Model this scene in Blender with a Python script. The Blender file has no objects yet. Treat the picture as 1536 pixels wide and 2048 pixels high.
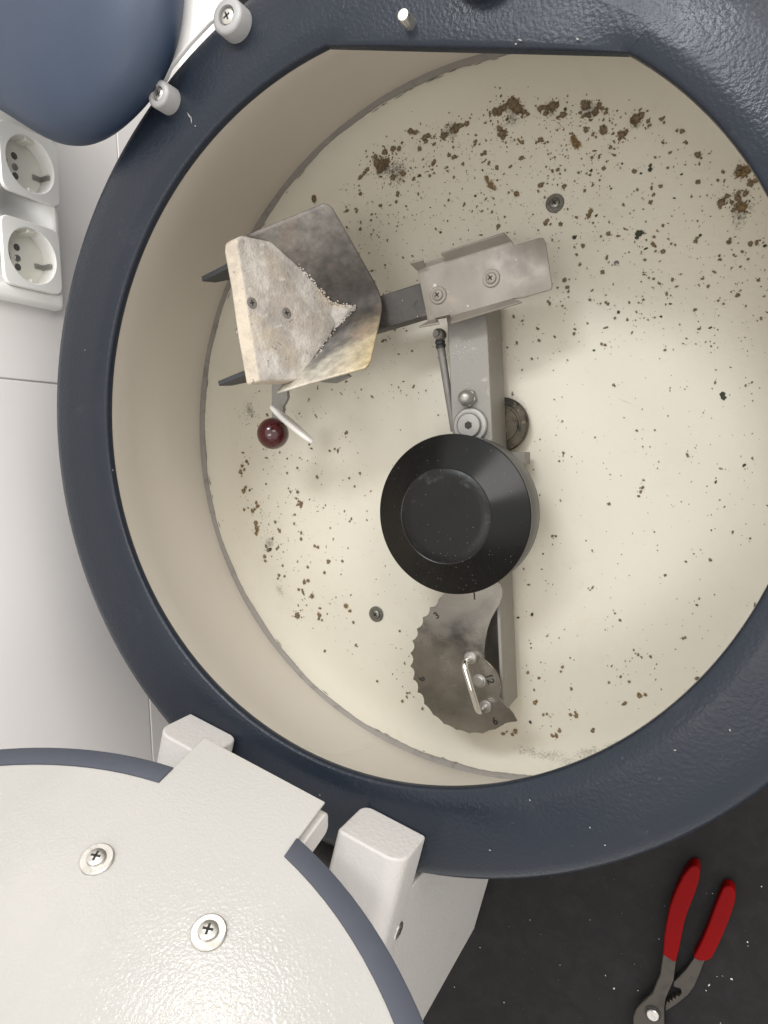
import bpy, bmesh, math, random
from mathutils import Vector, Matrix
R_ = math.radians
sc = bpy.context.scene
C = sc.collection
rnd = random.Random(7)

# ------------------------------------------------------------------ camera
CAM = Vector((0.2110, -0.0290, 0.4307))
FOC, PX, PY = 1420.0, 768.0, 1024.0            # photo pixels
dn = Vector((1463.1383 - PX, 903.0625 - PY, FOC)).normalized()      # world down seen by the camera
zw = -dn
yv = Vector((0, -1, 0)); yv = (yv - zw * yv.dot(zw)).normalized()
xv = yv.cross(zw)
ROT = Matrix((xv, yv, zw))                      # camera (x right, y down, z forward) -> world
cam_d = bpy.data.cameras.new('camera'); cam_o = bpy.data.objects.new('camera', cam_d); C.objects.link(cam_o)
cam_d.sensor_fit = 'HORIZONTAL'; cam_d.sensor_width = 36; cam_d.lens = FOC / 1536 * 36
cam_d.clip_start = 0.01; cam_d.clip_end = 50
bx_, by_, bz_ = ROT @ Vector((1, 0, 0)), ROT @ Vector((0, -1, 0)), ROT @ Vector((0, 0, -1))
M = Matrix((bx_, by_, bz_)).transposed().to_4x4(); M.translation = CAM
cam_o.matrix_world = M
sc.camera = cam_o

# ------------------------------------------------------------------ light
w = bpy.data.worlds.new('World'); sc.world = w; w.use_nodes = True
w.node_tree.nodes['Background'].inputs[0].default_value = (1.0, 0.983, 0.965, 1)
w.node_tree.nodes['Background'].inputs[1].default_value = 1.14
def area(name, loc, target, sx, sy, power, col):
    d = bpy.data.lights.new(name, 'AREA'); d.shape = 'RECTANGLE'; d.size = sx; d.size_y = sy
    d.energy = power; d.color = col
    o = bpy.data.objects.new(name, d); C.objects.link(o); o.location = loc
    o.rotation_euler = (Vector(target) - Vector(loc)).to_track_quat('-Z', 'Y').to_euler()
    return o
area('window_light', (1.32, 1.22, 1.42), (0.0, 0.0, 0.0), 1.5, 1.4, 27, (1.0, 0.965, 0.93))
area('second_window_light', (-0.12, 1.9, 0.46), (0.0, -0.3, 0.15), 0.30, 0.24, 2.6, (1.0, 0.98, 0.95))
area('ceiling_light', (-0.12, 1.5, 2.35), (0.05, 0.15, 0), 0.85, 0.40, 30, (0.92, 0.96, 1.0))
area('overhead_fill', (0.2, -0.55, 2.35), (0.1, 0.1, 0), 1.0, 0.6, 10, (1.0, 0.95, 0.92))  # added fill from overhead, brightens the upper drum floor; no lamp known there
sc.view_settings.view_transform = 'Standard'
sc.view_settings.look = 'None'
sc.view_settings.exposure = 0.16
sc.view_settings.gamma = 1.0

# ------------------------------------------------------------------ helpers
def ray(x, y): return ROT @ Vector((x - PX, y - PY, FOC))
def P(x, y, z):
    d = ray(x, y); t = (z - CAM.z) / d.z
    return CAM + d * t
def PXW(x, y, X):
    d = ray(x, y); t = (X - CAM.x) / d.x
    return CAM + d * t
aa = R_(253.5)
V = Vector((math.cos(aa), math.sin(aa), 0)); U = Vector((-V.y, V.x, 0)); Z = Vector((0, 0, 1))   # machine: back, right, up

def link(name, bm, mat, parent=None, smooth=35, bevel=0, seg=2, solid=0, sub=0):
    bmesh.ops.recalc_face_normals(bm, faces=bm.faces)
    me = bpy.data.meshes.new(name)
    for f in bm.faces: f.smooth = True
    lim = R_(smooth)
    for e in bm.edges:
        if len(e.link_faces) == 2 and e.calc_face_angle(0) > lim: e.smooth = False
    bm.to_mesh(me); bm.free()
    for m in (mat if isinstance(mat, (list, tuple)) else [mat]): me.materials.append(m)
    o = bpy.data.objects.new(name, me); C.objects.link(o)
    if parent is not None: o.parent = parent
    if solid:
        s = o.modifiers.new('s', 'SOLIDIFY'); s.thickness = solid; s.offset = -1
    if bevel:
        b = o.modifiers.new('b', 'BEVEL'); b.width = bevel; b.segments = seg; b.limit_method = 'ANGLE'; b.angle_limit = R_(30)
        b.harden_normals = False
    if sub:
        s = o.modifiers.new('u', 'SUBSURF'); s.levels = sub; s.render_levels = sub
    return o
def thing(name, label, cat, loc=(0, 0, 0), group=None):
    o = bpy.data.objects.new(name, None); C.objects.link(o); o.empty_display_size = 0.02
    o['label'] = label; o['category'] = cat
    if group: o['group'] = group
    return o
def lathe(prof, seg=128, center=(0, 0, 0), bm=None, a0=0, a1=2 * math.pi):
    bm = bm or bmesh.new(); full = abs(a1 - a0 - 2 * math.pi) < 1e-6
    n = seg if full else seg + 1; cx, cy, cz = center; rings = []
    for i in range(n):
        a = a0 + (a1 - a0) * i / seg
        rings.append([bm.verts.new((cx + r * math.cos(a), cy + r * math.sin(a), cz + z)) for r, z in prof])
    for i in range(n if full else n - 1):
        A, B = rings[i], rings[(i + 1) % n]
        for j in range(len(prof) - 1):
            try: bm.faces.new((A[j], B[j], B[j + 1], A[j + 1]))
            except ValueError: pass
    bmesh.ops.remove_doubles(bm, verts=bm.verts, dist=1e-6)
    return bm
def prism(pts, d, bm=None):
    """closed outline pts (3D, planar) extruded by the vector d"""
    bm = bm or bmesh.new(); d = Vector(d)
    a = [bm.verts.new(Vector(p)) for p in pts]; b = [bm.verts.new(Vector(p) + d) for p in pts]
    bm.faces.new(a); bm.faces.new(b[::-1]); n = len(pts)
    for i in range(n): bm.faces.new((a[i], b[i], b[(i + 1) % n], a[(i + 1) % n]))
    return bm
def obox(c, ex, ey, ez, bm=None):
    """box with centre c and half-extent vectors"""
    c, ex, ey, ez = Vector(c), Vector(ex), Vector(ey), Vector(ez)
    return prism([c - ex - ey - ez, c + ex - ey - ez, c + ex + ey - ez, c - ex + ey - ez], ez * 2, bm)
def frame_of(d):
    d = Vector(d).normalized(); t = Vector((0, 0, 1)) if abs(d.z) < .9 else Vector((1, 0, 0))
    a = t.cross(d).normalized(); return a, d.cross(a), d
def turned(c, axis, prof, seg=32, bm=None, rot=0.0, squash=1.0):
    """profile [(radius, height)] turned round axis through c"""
    bm = bm or bmesh.new(); a, b, d = frame_of(axis); c = Vector(c); rings = []
    for r, h in prof:
        if r <= 1e-7: rings.append([bm.verts.new(c + d * h)])
        else: rings.append([bm.verts.new(c + d * h + a * (r * math.cos(rot + 2 * math.pi * i / seg)) + b * (r * squash * math.sin(rot + 2 * math.pi * i / seg))) for i in range(seg)])
    for A, B in zip(rings, rings[1:]):
        for i in range(seg):
            q = [A[i % len(A)], A[(i + 1) % len(A)], B[(i + 1) % len(B)], B[i % len(B)]]
            u = []
            for v_ in q:
                if v_ not in u: u.append(v_)
            if len(u) > 2: bm.faces.new(u)
    for Rg in (rings[0], rings[-1]):
        if len(Rg) > 1: bm.faces.new(Rg)
    return bm
def tube(path, r, seg=12, bm=None, cap=True):
    bm = bm or bmesh.new(); path = [Vector(p) for p in path]; rings = []; n = len(path)
    rr = r if isinstance(r, (list, tuple)) else [r] * n
    pa = None
    for i, p in enumerate(path):
        t = (path[min(i + 1, n - 1)] - path[max(i - 1, 0)]).normalized()
        if pa is None: pa = frame_of(t)[0]
        pa = (pa - t * pa.dot(t)).normalized(); pb = t.cross(pa)
        rings.append([bm.verts.new(p + pa * (rr[i] * math.cos(2 * math.pi * k / seg)) + pb * (rr[i] * math.sin(2 * math.pi * k / seg))) for k in range(seg)])
    for A, B in zip(rings, rings[1:]):
        for k in range(seg): bm.faces.new((A[k], A[(k + 1) % seg], B[(k + 1) % seg], B[k]))
    if cap: bm.faces.new(rings[0]); bm.faces.new(rings[-1][::-1])
    return bm
def rrect(c, ex, ey, hx, hy, r, n=6):
    """rounded rectangle outline; r may be four radii (++,-+,--,+-)"""
    rs = r if isinstance(r, (list, tuple)) else [r] * 4
    out = []; c, ex, ey = Vector(c), Vector(ex), Vector(ey)
    for k, (sx, sy) in enumerate(((1, 1), (-1, 1), (-1, -1), (1, -1))):
        q = max(rs[k], 1e-5); m = n if rs[k] > 1e-4 else 0
        for i in range(m + 1):
            a = math.pi / 2 * (k + (i / m if m else .5))
            rr = q if m else 0
            out.append(c + ex * (sx * (hx - (q if m else 0)) + rr * math.cos(a)) + ey * (sy * (hy - (q if m else 0)) + rr * math.sin(a)))
    return out

# ------------------------------------------------------------------ materials
def mat(name, col, rough=.5, metal=0., bump=None, var=None, spec=None, coat=0., aniso=None, roughvar=None):
    m = bpy.data.materials.new(name); m.use_nodes = True; nt = m.node_tree; N = nt.nodes; L = nt.links
    b = N['Principled BSDF']
    b.inputs['Base Color'].default_value = (*col, 1); b.inputs['Roughness'].default_value = rough; b.inputs['Metallic'].default_value = metal
    if spec is not None: b.inputs['Specular IOR Level'].default_value = spec
    if coat: b.inputs['Coat Weight'].default_value = coat; b.inputs['Coat Roughness'].default_value = .12
    tc = N.new('ShaderNodeTexCoord')
    def noise(scale, detail=3, rgh=.55, stretch=None, dist=0):
        n = N.new('ShaderNodeTexNoise'); n.inputs['Scale'].default_value = scale; n.inputs['Detail'].default_value = detail; n.inputs['Roughness'].default_value = rgh
        n.inputs['Distortion'].default_value = dist
        if stretch:
            mp = N.new('ShaderNodeMapping'); mp.inputs['Scale'].default_value = stretch; L.new(tc.outputs['Object'], mp.inputs[0]); L.new(mp.outputs[0], n.inputs['Vector'])
        else: L.new(tc.outputs['Object'], n.inputs['Vector'])
        return n
    src = None
    for v in (var or []):                       # (scale, colour, lo, hi, strength[, stretch])
        n = noise(v[0], 5, .6, v[5] if len(v) > 5 else None, .6)
        r = N.new('ShaderNodeMapRange'); r.inputs[1].default_value = v[2]; r.inputs[2].default_value = v[3]; r.inputs[4].default_value = v[4]
        L.new(n.outputs[0], r.inputs[0])
        mx = N.new('ShaderNodeMix'); mx.data_type = 'RGBA'; L.new(r.outputs[0], mx.inputs[0])
        if src is None: mx.inputs[6].default_value = (*col, 1)
        else: L.new(src, mx.inputs[6])
        mx.inputs[7].default_value = (*v[1], 1); src = mx.outputs[2]
    if src is not None: L.new(src, b.inputs['Base Color'])
    if roughvar:                                # (scale, lo, hi)
        n = noise(roughvar[0], 4, .6); r = N.new('ShaderNodeMapRange'); r.inputs[1].default_value = .35; r.inputs[2].default_value = .65
        r.inputs[3].default_value = roughvar[1]; r.inputs[4].default_value = roughvar[2]; L.new(n.outputs[0], r.inputs[0]); L.new(r.outputs[0], b.inputs['Roughness'])
    prev = None
    for bp in (bump or []):                     # (scale, strength, distance[, stretch])
        n = noise(bp[0], 2, .5, bp[3] if len(bp) > 3 else None); q = N.new('ShaderNodeBump'); q.inputs['Strength'].default_value = bp[1]; q.inputs['Distance'].default_value = bp[2]
        L.new(n.outputs[0], q.inputs['Height'])
        if prev: L.new(prev, q.inputs['Normal'])
        prev = q.outputs[0]
    if prev: L.new(prev, b.inputs['Normal'])
    return m
m_blue = mat('blue_hammered_paint', (.0112, .0155, .0235), .33, spec=.30, bump=[(430, .32, .0009)], var=[(9, (.0135, .0170, .0245), .4, .65, .8), (260, (.10, .11, .12), .69, .78, .6), (22, (.030, .034, .040), .62, .78, .6)], roughvar=(12, .25, .40))
m_hood = mat('blue_smooth_paint', (.020, .034, .063), .5, bump=[(500, .12, .0006)], var=[(14, (.025, .039, .068), .4, .7, .8)])
m_cream = mat('cream_enamel', (.648, .612, .512), .38, bump=[(260, .16, .0008), (22, .05, .002)], var=[(5, (.672, .64, .545), .4, .65, .8), (60, (.575, .535, .43), .60, .80, .45), (13, (.555, .515, .41), .58, .78, .45)])
m_wallc = mat('cream_wall_enamel', (.605, .562, .498), .42, bump=[(200, .05, .0006)], var=[(4, (.595, .545, .48), .42, .62, .8)])
m_white = mat('white_textured_paint', (.53, .505, .475), .42, bump=[(330, .40, .0012)], var=[(30, (.49, .462, .43), .5, .75, .5)])
m_whites = mat('white_smooth_paint', (.80, .785, .76), .4, bump=[(300, .10, .0006)], var=[(40, (.73, .71, .67), .55, .8, .4)])
m_lid = mat('lid_gloss_paint', (.41, .394, .366), .085, bump=[(560, .28, .0006)], var=[(8, (.37, .36, .332), .45, .7, .7)])
m_seal = mat('grey_rubber', (.058, .064, .082), .55, bump=[(90, .12, .001)], var=[(25, (.078, .084, .102), .5, .75, .7), (300, (.16, .17, .18), .68, .76, .4)])
m_sealant = mat('grey_sealant', (.26, .24, .215), .6, bump=[(150, .3, .001)], var=[(60, (.12, .11, .10), .55, .75, .7), (140, (.34, .31, .27), .62, .7, .7)])
m_steel = mat('stainless', (.52, .50, .47), .36, .9, var=[(22, (.36, .34, .31), .45, .7, .8), (160, (.62, .60, .56), .6, .75, .6)], bump=[(350, .08, .0004)], roughvar=(30, .28, .5))
m_zinc = mat('zinc_plated', (.34, .332, .31), .42, .75, var=[(35, (.25, .24, .22), .5, .7, .7)], roughvar=(60, .32, .55))
m_arm = mat('cast_aluminium_paint', (.235, .222, .197), .5, .2, bump=[(420, .25, .0006)], var=[(16, (.225, .213, .19), .42, .68, .8), (110, (.44, .42, .38), .62, .72, .6)])
m_cradle = mat('dusty_steel', (.25, .222, .188), .58, .25, var=[(18, (.19, .168, .14), .42, .66, .9), (45, (.32, .28, .21), .58, .75, .6), (200, (.27, .24, .2), .68, .76, .6)], bump=[(250, .15, .0006)], roughvar=(40, .38, .62))
m_bar = mat('burnt_steel', (.075, .068, .062), .55, .5, var=[(30, (.20, .18, .16), .48, .72, .8), (120, (.03, .027, .025), .55, .7, .6)], bump=[(200, .2, .0008)])
m_dark = mat('dark_steel', (.045, .048, .049), .5, .4, var=[(60, (.055, .055, .055), .5, .7, .7), (160, (.42, .41, .38), .66, .72, .5)])
m_brass = mat('grimy_brass', (.10, .082, .055), .6, .4, var=[(60, (.02, .017, .012), .42, .58, .95), (140, (.34, .29, .19), .6, .72, .7)])
m_black = mat('black_anodised', (.0035, .0034, .0034), .30, 0, spec=.32, var=[(190, (.10, .10, .095), .735, .78, .5)], roughvar=(10, .20, .33), bump=[(600, .03, .0003)])
m_blackd = mat('black_vinyl_disc', (.006, .0058, .005), .42, 0, spec=.25, var=[(24, (.045, .046, .049), .52, .60, .9), (170, (.13, .13, .12), .73, .78, .5)], roughvar=(26, .26, .44))
m_hubside = mat('grey_anodised_side', (.085, .085, .080), .42, .3)
m_chrome = mat('chrome', (.82, .81, .79), .07, 1.)
m_plate = mat('polished_oily_steel', (.27, .25, .215), .30, .9, var=[(14, (.155, .145, .128), .40, .66, .85), (60, (.33, .305, .265), .60, .75, .35)], roughvar=(28, .16, .42), bump=[(14, .08, .004)])  # dark mottling: oil stains, plus dark overhead reflections put into the colour
m_ink = mat('black_ink', (.01, .01, .01), .6)
m_ball = mat('oxblood_bakelite', (.055, .0065, .0085), .14, coat=.5)
m_paddle = mat('white_porcelain', (.74, .72, .68), .28)
m_screw = mat('screw_steel', (.58, .56, .52), .3, .9, var=[(120, (.34, .32, .28), .52, .7, .8)])
m_screwd = mat('tarnished_screw', (.22, .215, .19), .4, .85, var=[(150, (.09, .09, .075), .5, .7, .8)])
m_clamp = mat('grey_cast_metal', (.30, .295, .29), .5, .3, var=[(60, (.36, .35, .34), .45, .7, .8)])
m_bscrew = mat('dusty_screw', (.20, .185, .165), .7, .3, var=[(200, (.10, .09, .08), .5, .65, .8)])
m_matte = mat('matte_grey_tube', (.20, .19, .172), .6, .3, var=[(40, (.15, .142, .13), .45, .65, .8)])
m_slot = mat('screw_recess', (.02, .018, .015), .6)
m_plastic = mat('ivory_plastic', (.88, .87, .83), .28)
m_socket = mat('ivory_plastic_inside', (.80, .78, .70), .32)
m_tile = mat('glazed_white_tile', (.88, .85, .83), .22, bump=[(6, .05, .004)], var=[(3, (.86, .825, .80), .4, .65, .8)])
m_grout = mat('grey_grout', (.66, .65, .64), .8)
m_counter = mat('black_laminate', (.0068, .0061, .0061), .7, spec=.25, var=[(45, (.012, .0108, .0108), .42, .68, .9), (500, (.06, .057, .055), .64, .74, .5)], bump=[(700, .15, .0005)])
m_red = mat('red_dipped_vinyl', (.16, .0006, .0011), .62, spec=.10, bump=[(160, .1, .0006)], var=[(50, (.14, .0015, .002), .5, .7, .7)])
m_tool = mat('blackened_tool_steel', (.060, .052, .042), .42, .5, var=[(60, (.035, .03, .026), .5, .7, .8)])
m_dust = mat('pale_dust', (.28, .27, .25), .9)
m_flake = mat('grey_brown_flake', (.14, .125, .105), .8)
m_hole = mat('shadowy_pin_hole', (.10, .095, .085), .7)
m_crumb = mat('white_crumbs', (.50, .48, .44), .9)

# heat-tinted sheet: soot in the trough's hollow, straw tint at one wing (real discolouration of the metal)
def trough_mat():
    m = mat('heat_tinted_steel', (.36, .34, .31), .55, .15, bump=[(120, .2, .0008)], roughvar=(50, .38, .62), spec=.35)
    nt = m.node_tree; N = nt.nodes; L = nt.links; b = N['Principled BSDF']
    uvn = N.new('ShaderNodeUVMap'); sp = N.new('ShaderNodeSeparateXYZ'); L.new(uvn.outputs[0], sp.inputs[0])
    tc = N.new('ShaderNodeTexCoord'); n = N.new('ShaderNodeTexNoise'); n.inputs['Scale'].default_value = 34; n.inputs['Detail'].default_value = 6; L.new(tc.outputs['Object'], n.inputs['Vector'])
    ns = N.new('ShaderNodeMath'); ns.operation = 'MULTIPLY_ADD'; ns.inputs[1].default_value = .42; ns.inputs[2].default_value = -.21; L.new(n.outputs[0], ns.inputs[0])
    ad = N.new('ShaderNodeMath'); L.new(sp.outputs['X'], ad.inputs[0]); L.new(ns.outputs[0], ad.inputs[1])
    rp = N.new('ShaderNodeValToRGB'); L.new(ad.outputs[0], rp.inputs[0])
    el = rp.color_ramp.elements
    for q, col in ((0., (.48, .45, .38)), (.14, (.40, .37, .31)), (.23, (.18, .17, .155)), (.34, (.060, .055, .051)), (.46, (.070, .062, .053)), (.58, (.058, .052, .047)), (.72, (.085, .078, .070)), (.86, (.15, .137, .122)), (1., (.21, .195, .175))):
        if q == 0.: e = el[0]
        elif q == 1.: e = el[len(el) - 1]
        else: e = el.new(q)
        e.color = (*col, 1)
    # straw tint at the front corner of the low-t wing
    r1 = N.new('ShaderNodeMapRange'); r1.inputs[1].default_value = .42; r1.inputs[2].default_value = .12; L.new(ad.outputs[0], r1.inputs[0])
    r2 = N.new('ShaderNodeMapRange'); r2.inputs[1].default_value = .45; r2.inputs[2].default_value = 1.0; L.new(sp.outputs['Y'], r2.inputs[0])
    mu = N.new('ShaderNodeMath'); mu.operation = 'MULTIPLY'; L.new(r1.outputs[0], mu.inputs[0]); L.new(r2.outputs[0], mu.inputs[1])
    mx = N.new('ShaderNodeMix'); mx.data_type = 'RGBA'; L.new(mu.outputs[0], mx.inputs[0]); L.new(rp.outputs[0], mx.inputs[6]); mx.inputs[7].default_value = (.42, .34, .20, 1)
    # pink bloom on the other wing
    n2 = N.new('ShaderNodeTexNoise'); n2.inputs['Scale'].default_value = 22; L.new(tc.outputs['Object'], n2.inputs['Vector'])
    r3 = N.new('ShaderNodeMapRange'); r3.inputs[1].default_value = .6; r3.inputs[2].default_value = .72; r3.inputs[4].default_value = .35; L.new(n2.outputs[0], r3.inputs[0])
    m2 = N.new('ShaderNodeMix'); m2.data_type = 'RGBA'; L.new(r3.outputs[0], m2.inputs[0]); L.new(mx.outputs[2], m2.inputs[6]); m2.inputs[7].default_value = (.30, .20, .145, 1)
    n3 = N.new('ShaderNodeTexNoise'); n3.inputs['Scale'].default_value = 90; n3.inputs['Detail'].default_value = 8; n3.inputs['Roughness'].default_value = .7; L.new(tc.outputs['Object'], n3.inputs['Vector'])
    r4 = N.new('ShaderNodeMapRange'); r4.inputs[1].default_value = .35; r4.inputs[2].default_value = .7; r4.inputs[3].default_value = .72; r4.inputs[4].default_value = 1.45; L.new(n3.outputs[0], r4.inputs[0])
    m3 = N.new('ShaderNodeVectorMath'); m3.operation = 'SCALE'; L.new(m2.outputs[2], m3.inputs[0]); L.new(r4.outputs[0], m3.inputs['Scale'])
    L.new(m3.outputs[0], b.inputs['Base Color'])
    return m
m_trough = trough_mat()
m_board = mat('fibre_board', (.37, .33, .285), .9, bump=[(150, .6, .002), (600, .4, .0008)], var=[(26, (.27, .245, .22), .42, .60, .9, (1, .45, 1)), (34, (.58, .55, .50), .44, .74, .85), (130, (.62, .60, .56), .58, .72, .55), (16, (.44, .37, .27), .55, .7, .7), (170, (.13, .12, .108), .63, .70, .85)])
m_boarde = mat('fibre_board_edge', (.50, .435, .345), .9, bump=[(260, .7, .0015)], var=[(60, (.38, .33, .27), .45, .65, .8), (240, (.2, .175, .15), .64, .70, .8)])

def stain_mat(name, ramp, thr):
    m = bpy.data.materials.new(name); m.use_nodes = True; nt = m.node_tree; N = nt.nodes; L = nt.links
    b = N['Principled BSDF']; b.inputs['Roughness'].default_value = .75
    at = N.new('ShaderNodeAttribute'); at.attribute_name = 'core'
    tc = N.new('ShaderNodeTexCoord'); n = N.new('ShaderNodeTexNoise'); n.inputs['Scale'].default_value = 520; n.inputs['Detail'].default_value = 4; L.new(tc.outputs['Object'], n.inputs['Vector'])
    ns = N.new('ShaderNodeMath'); ns.operation = 'MULTIPLY_ADD'; ns.inputs[1].default_value = 1.5; ns.inputs[2].default_value = -.75; L.new(n.outputs[0], ns.inputs[0])
    ad = N.new('ShaderNodeMath'); L.new(at.outputs['Fac'], ad.inputs[0]); L.new(ns.outputs[0], ad.inputs[1])
    rp = N.new('ShaderNodeValToRGB'); L.new(ad.outputs[0], rp.inputs[0]); el = rp.color_ramp.elements
    for i, (q, col) in enumerate(ramp):
        e = el[0] if i == 0 else (el[len(el) - 1] if i == len(ramp) - 1 else el.new(q))
        e.position = q; e.color = (*col, 1)
    L.new(rp.outputs[0], b.inputs['Base Color'])
    al = N.new('ShaderNodeMapRange'); al.inputs[1].default_value = thr[0]; al.inputs[2].default_value = thr[1]; al.inputs[4].default_value = thr[2]; L.new(ad.outputs[0], al.inputs[0])
    L.new(al.outputs[0], b.inputs['Alpha'])
    b.inputs['Specular IOR Level'].default_value = .15
    return m
m_stain = stain_mat('brown_deposit', [(0, (.40, .30, .17)), (.22, (.24, .165, .085)), (.42, (.115, .078, .042)), (.7, (.17, .125, .076)), (1, (.24, .185, .12))], (.02, .55, .9))
m_amber = stain_mat('amber_deposit', [(0, (.46, .34, .15)), (.3, (.30, .19, .07)), (.55, (.13, .08, .035)), (1, (.30, .22, .12))], (.0, .60, .9))
m_green = stain_mat('dark_green_deposit', [(0, (.10, .11, .07)), (.4, (.035, .045, .03)), (1, (.06, .07, .05))], (.10, .34, 1.))
m_smudge = stain_mat('grey_smudge', [(0, (.16, .14, .115)), (1, (.09, .08, .07))], (.18, .85, .55))

def phillips(parent, c, n, r, mh, mw=None, washer=None, name='screw', dome=.45, rot=.4):
    """pan-head cross screw, optional washer underneath; the head holds its recess as one mesh with two materials"""
    bm = bmesh.new(); n = Vector(n).normalized(); c = Vector(c); h0 = 0.
    if washer:
        turned(c, n, [(washer, -.0005), (washer, .0010), (washer * .93, .0015), (r * .9, .0015)], 28, bm); h0 = .0015
    k = r * dome
    turned(c + n * h0, n, [(r, -.0004), (r, k * .35), (r * .93, k * .68), (r * .72, k * .92), (r * .45, k * 1.02), (r * .2, k * 1.04), (0, k * 1.04)], 24, bm)
    nf = len(bm.faces); a, b, d = frame_of(n)
    a2, b2 = a * math.cos(rot) + b * math.sin(rot), b * math.cos(rot) - a * math.sin(rot)
    top = c + n * (h0 + k * 1.01)
    for ex, ey in ((a2, b2), (b2, a2)):
        obox(top, ex * r * .52, ey * r * .12, n * k * .07, bm)
    bm.faces.ensure_lookup_table()
    for f in bm.faces[nf:]: f.material_index = 1
    return link(name, bm, [mh, m_slot], parent, 30)

# ------------------------------------------------------------------ setting: counter and tiled wall
ZC = -.35
bm = bmesh.new(); obox((.6, -.1, ZC - .02), (1.02, 0, 0), (0, 1.3, 0), (0, 0, .02), bm)
o = link('counter', bm, m_counter, None, bevel=.002); o['kind'] = 'structure'
XW = -.42
bm = bmesh.new(); obox((XW - .0325, 0, .05), (.03, 0, 0), (0, 1.3, 0), (0, 0, .50), bm)
wall = link('wall', bm, m_grout); wall['kind'] = 'structure'
ys = [-1.135, -.535, .065, .665, 1.265]; zs = [-.40, -.195, .105, .405]
for i in range(4):
    for j in range(3):
        y0, y1, z0, z1 = ys[i] + .0008, ys[i + 1] - .0008, zs[j] + .0008, zs[j + 1] - .0008
        bm = prism([(XW, y0, z0), (XW, y1, z0), (XW, y1, z1), (XW, y0, z1)], (-.0048, 0, 0))
        link('tile', bm, m_tile, wall, bevel=.0009)

# ------------------------------------------------------------------ casting centrifuge body
cf = thing('casting_centrifuge', 'blue round casting centrifuge with open cream drum and white hinge base', 'centrifuge')
RO = .250
link('rim_ring', lathe([(RO + .004, -.0040), (RO + .0006, -.0035), (RO, -.0022), (RO, .0018), (RO + .0008, .0030), (RO + .0022, .0038), (.2612, .0052), (.2624, .0054), (.2660, .0055), (.272, .0055), (.290, .0053), (.303, .0045), (.3090, .0024), (.3130, -.0020), (.3155, -.009), (.3165, -.020), (.3175, -.0215), (.3175, -.0245), (.312, -.026)], 192), m_blue, cf, 60)
link('outer_shell', lathe([(.312, -.0255), (.325, -.06), (.338, -.12), (.343, -.19), (.340, -.25), (.325, -.30), (.30, ZC + .001)], 128), m_blue, cf, 60)
# flat plate across the front of the opening (chord)
na = R_(73.5); nn = Vector((math.cos(na), math.sin(na), 0)); hc = .2296; half = math.acos(hc / RO)
bm = bmesh.new(); cols = []; tn = Vector((-nn.y, nn.x, 0)); hl = RO * math.sin(half)
for i in range(61):
    x = -1 + 2 * i / 60
    ch = nn * hc + tn * (hl * x)
    ao = na + x * (half + .012 * abs(x)); oo = Vector((math.cos(ao), math.sin(ao), 0)) * .2655
    rows = [(0, -.0030), (0, .0018), (.010, .0032), (.04, .0040), (.12, .0044), (.35, .0048), (.7, .0052), (1, .0056)]
    rp_ = [(.25, .0018), (.2522, .0038), (.2612, .0052), (.2624, .0054), (.266, .0055)]
    def ringz(r):
        for (ra, za), (rb, zb) in zip(rp_, rp_[1:]):
            if r <= rb: return za + (zb - za) * max(0, r - ra) / (rb - ra)
        return rp_[-1][1]
    mixk = abs(x) ** 5; col_ = []
    for f_, z_ in rows:
        q_ = ch.lerp(oo, f_); zr = ringz(math.hypot(q_.x, q_.y)) + .0003
        col_.append(bm.verts.new(q_ + Z * (z_ if z_ < .0020 else max(z_, zr) * (1 - mixk) + zr * mixk)))
    cols.append(col_)
for A, B in zip(cols, cols[1:]):
    for k in range(len(A) - 1): bm.faces.new((A[k], B[k], B[k + 1], A[k + 1]))
link('latch_plate', bm, m_blue, cf, 50)
wallp = [(RO + .002, -.0036), (.262, -.022), (.284, -.058), (.304, -.095), (.320, -.137), (.330, -.178), (.3352, -.2125)]
link('drum_wall', lathe(wallp, 192), m_wallc, cf, 60)
bq = P(745, 1500, -.2); a_s = math.atan2(bq.y, bq.x)
sm = bmesh.new(); prev = None
for r, z in wallp:
    pr = [sm.verts.new(((r - o_) * math.cos(a_s + d_), (r - o_) * math.sin(a_s + d_), z)) for d_, o_ in ((-.0045, .0001), (-.0002, .0007), (.0002, .0007), (.010, .0001))]
    if prev:
        for k in range(3): sm.faces.new((prev[k], prev[k + 1], pr[k + 1], pr[k]))
    prev = pr
link('wall_seam', sm, m_wallc, cf, 60)
ZF = -.222
fl = link('drum_floor', lathe([(0, ZF), (.12, ZF), (.24, ZF), (.292, ZF), (.302, ZF + .0008), (.311, ZF + .0026), (.320, ZF + .0055), (.328, ZF + .0082), (.3345, ZF + .0092)], 160), m_cream, cf, 60)
# sealant bead with a ragged inner edge
bm = bmesh.new(); n = 720; rings = []
ph = [rnd.uniform(0, 6.28) for _ in range(8)]
for i in range(n):
    a = 2 * math.pi * i / n
    jag = .0006 * math.sin(9 * a + ph[0]) + .0004 * math.sin(31 * a + ph[1]) + rnd.uniform(-.00025, .00025)
    if rnd.random() < .02: jag += rnd.uniform(-.0012, .0004)
    c_, s_ = math.cos(a), math.sin(a); r0, r1 = .3302 + jag, .3350
    rings.append([bm.verts.new((r * c_, r * s_, z)) for r, z in ((r0, ZF + .0086), (r0 + .0006, ZF + .0102), (r1 - .001, ZF + .0116), (r1, ZF + .0122))])
for i in range(n):
    A, B = rings[i], rings[(i + 1) % n]
    for j in range(3): bm.faces.new((A[j], B[j], B[j + 1], A[j + 1]))
link('seam_sealant', bm, m_sealant, cf, 60)
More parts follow.
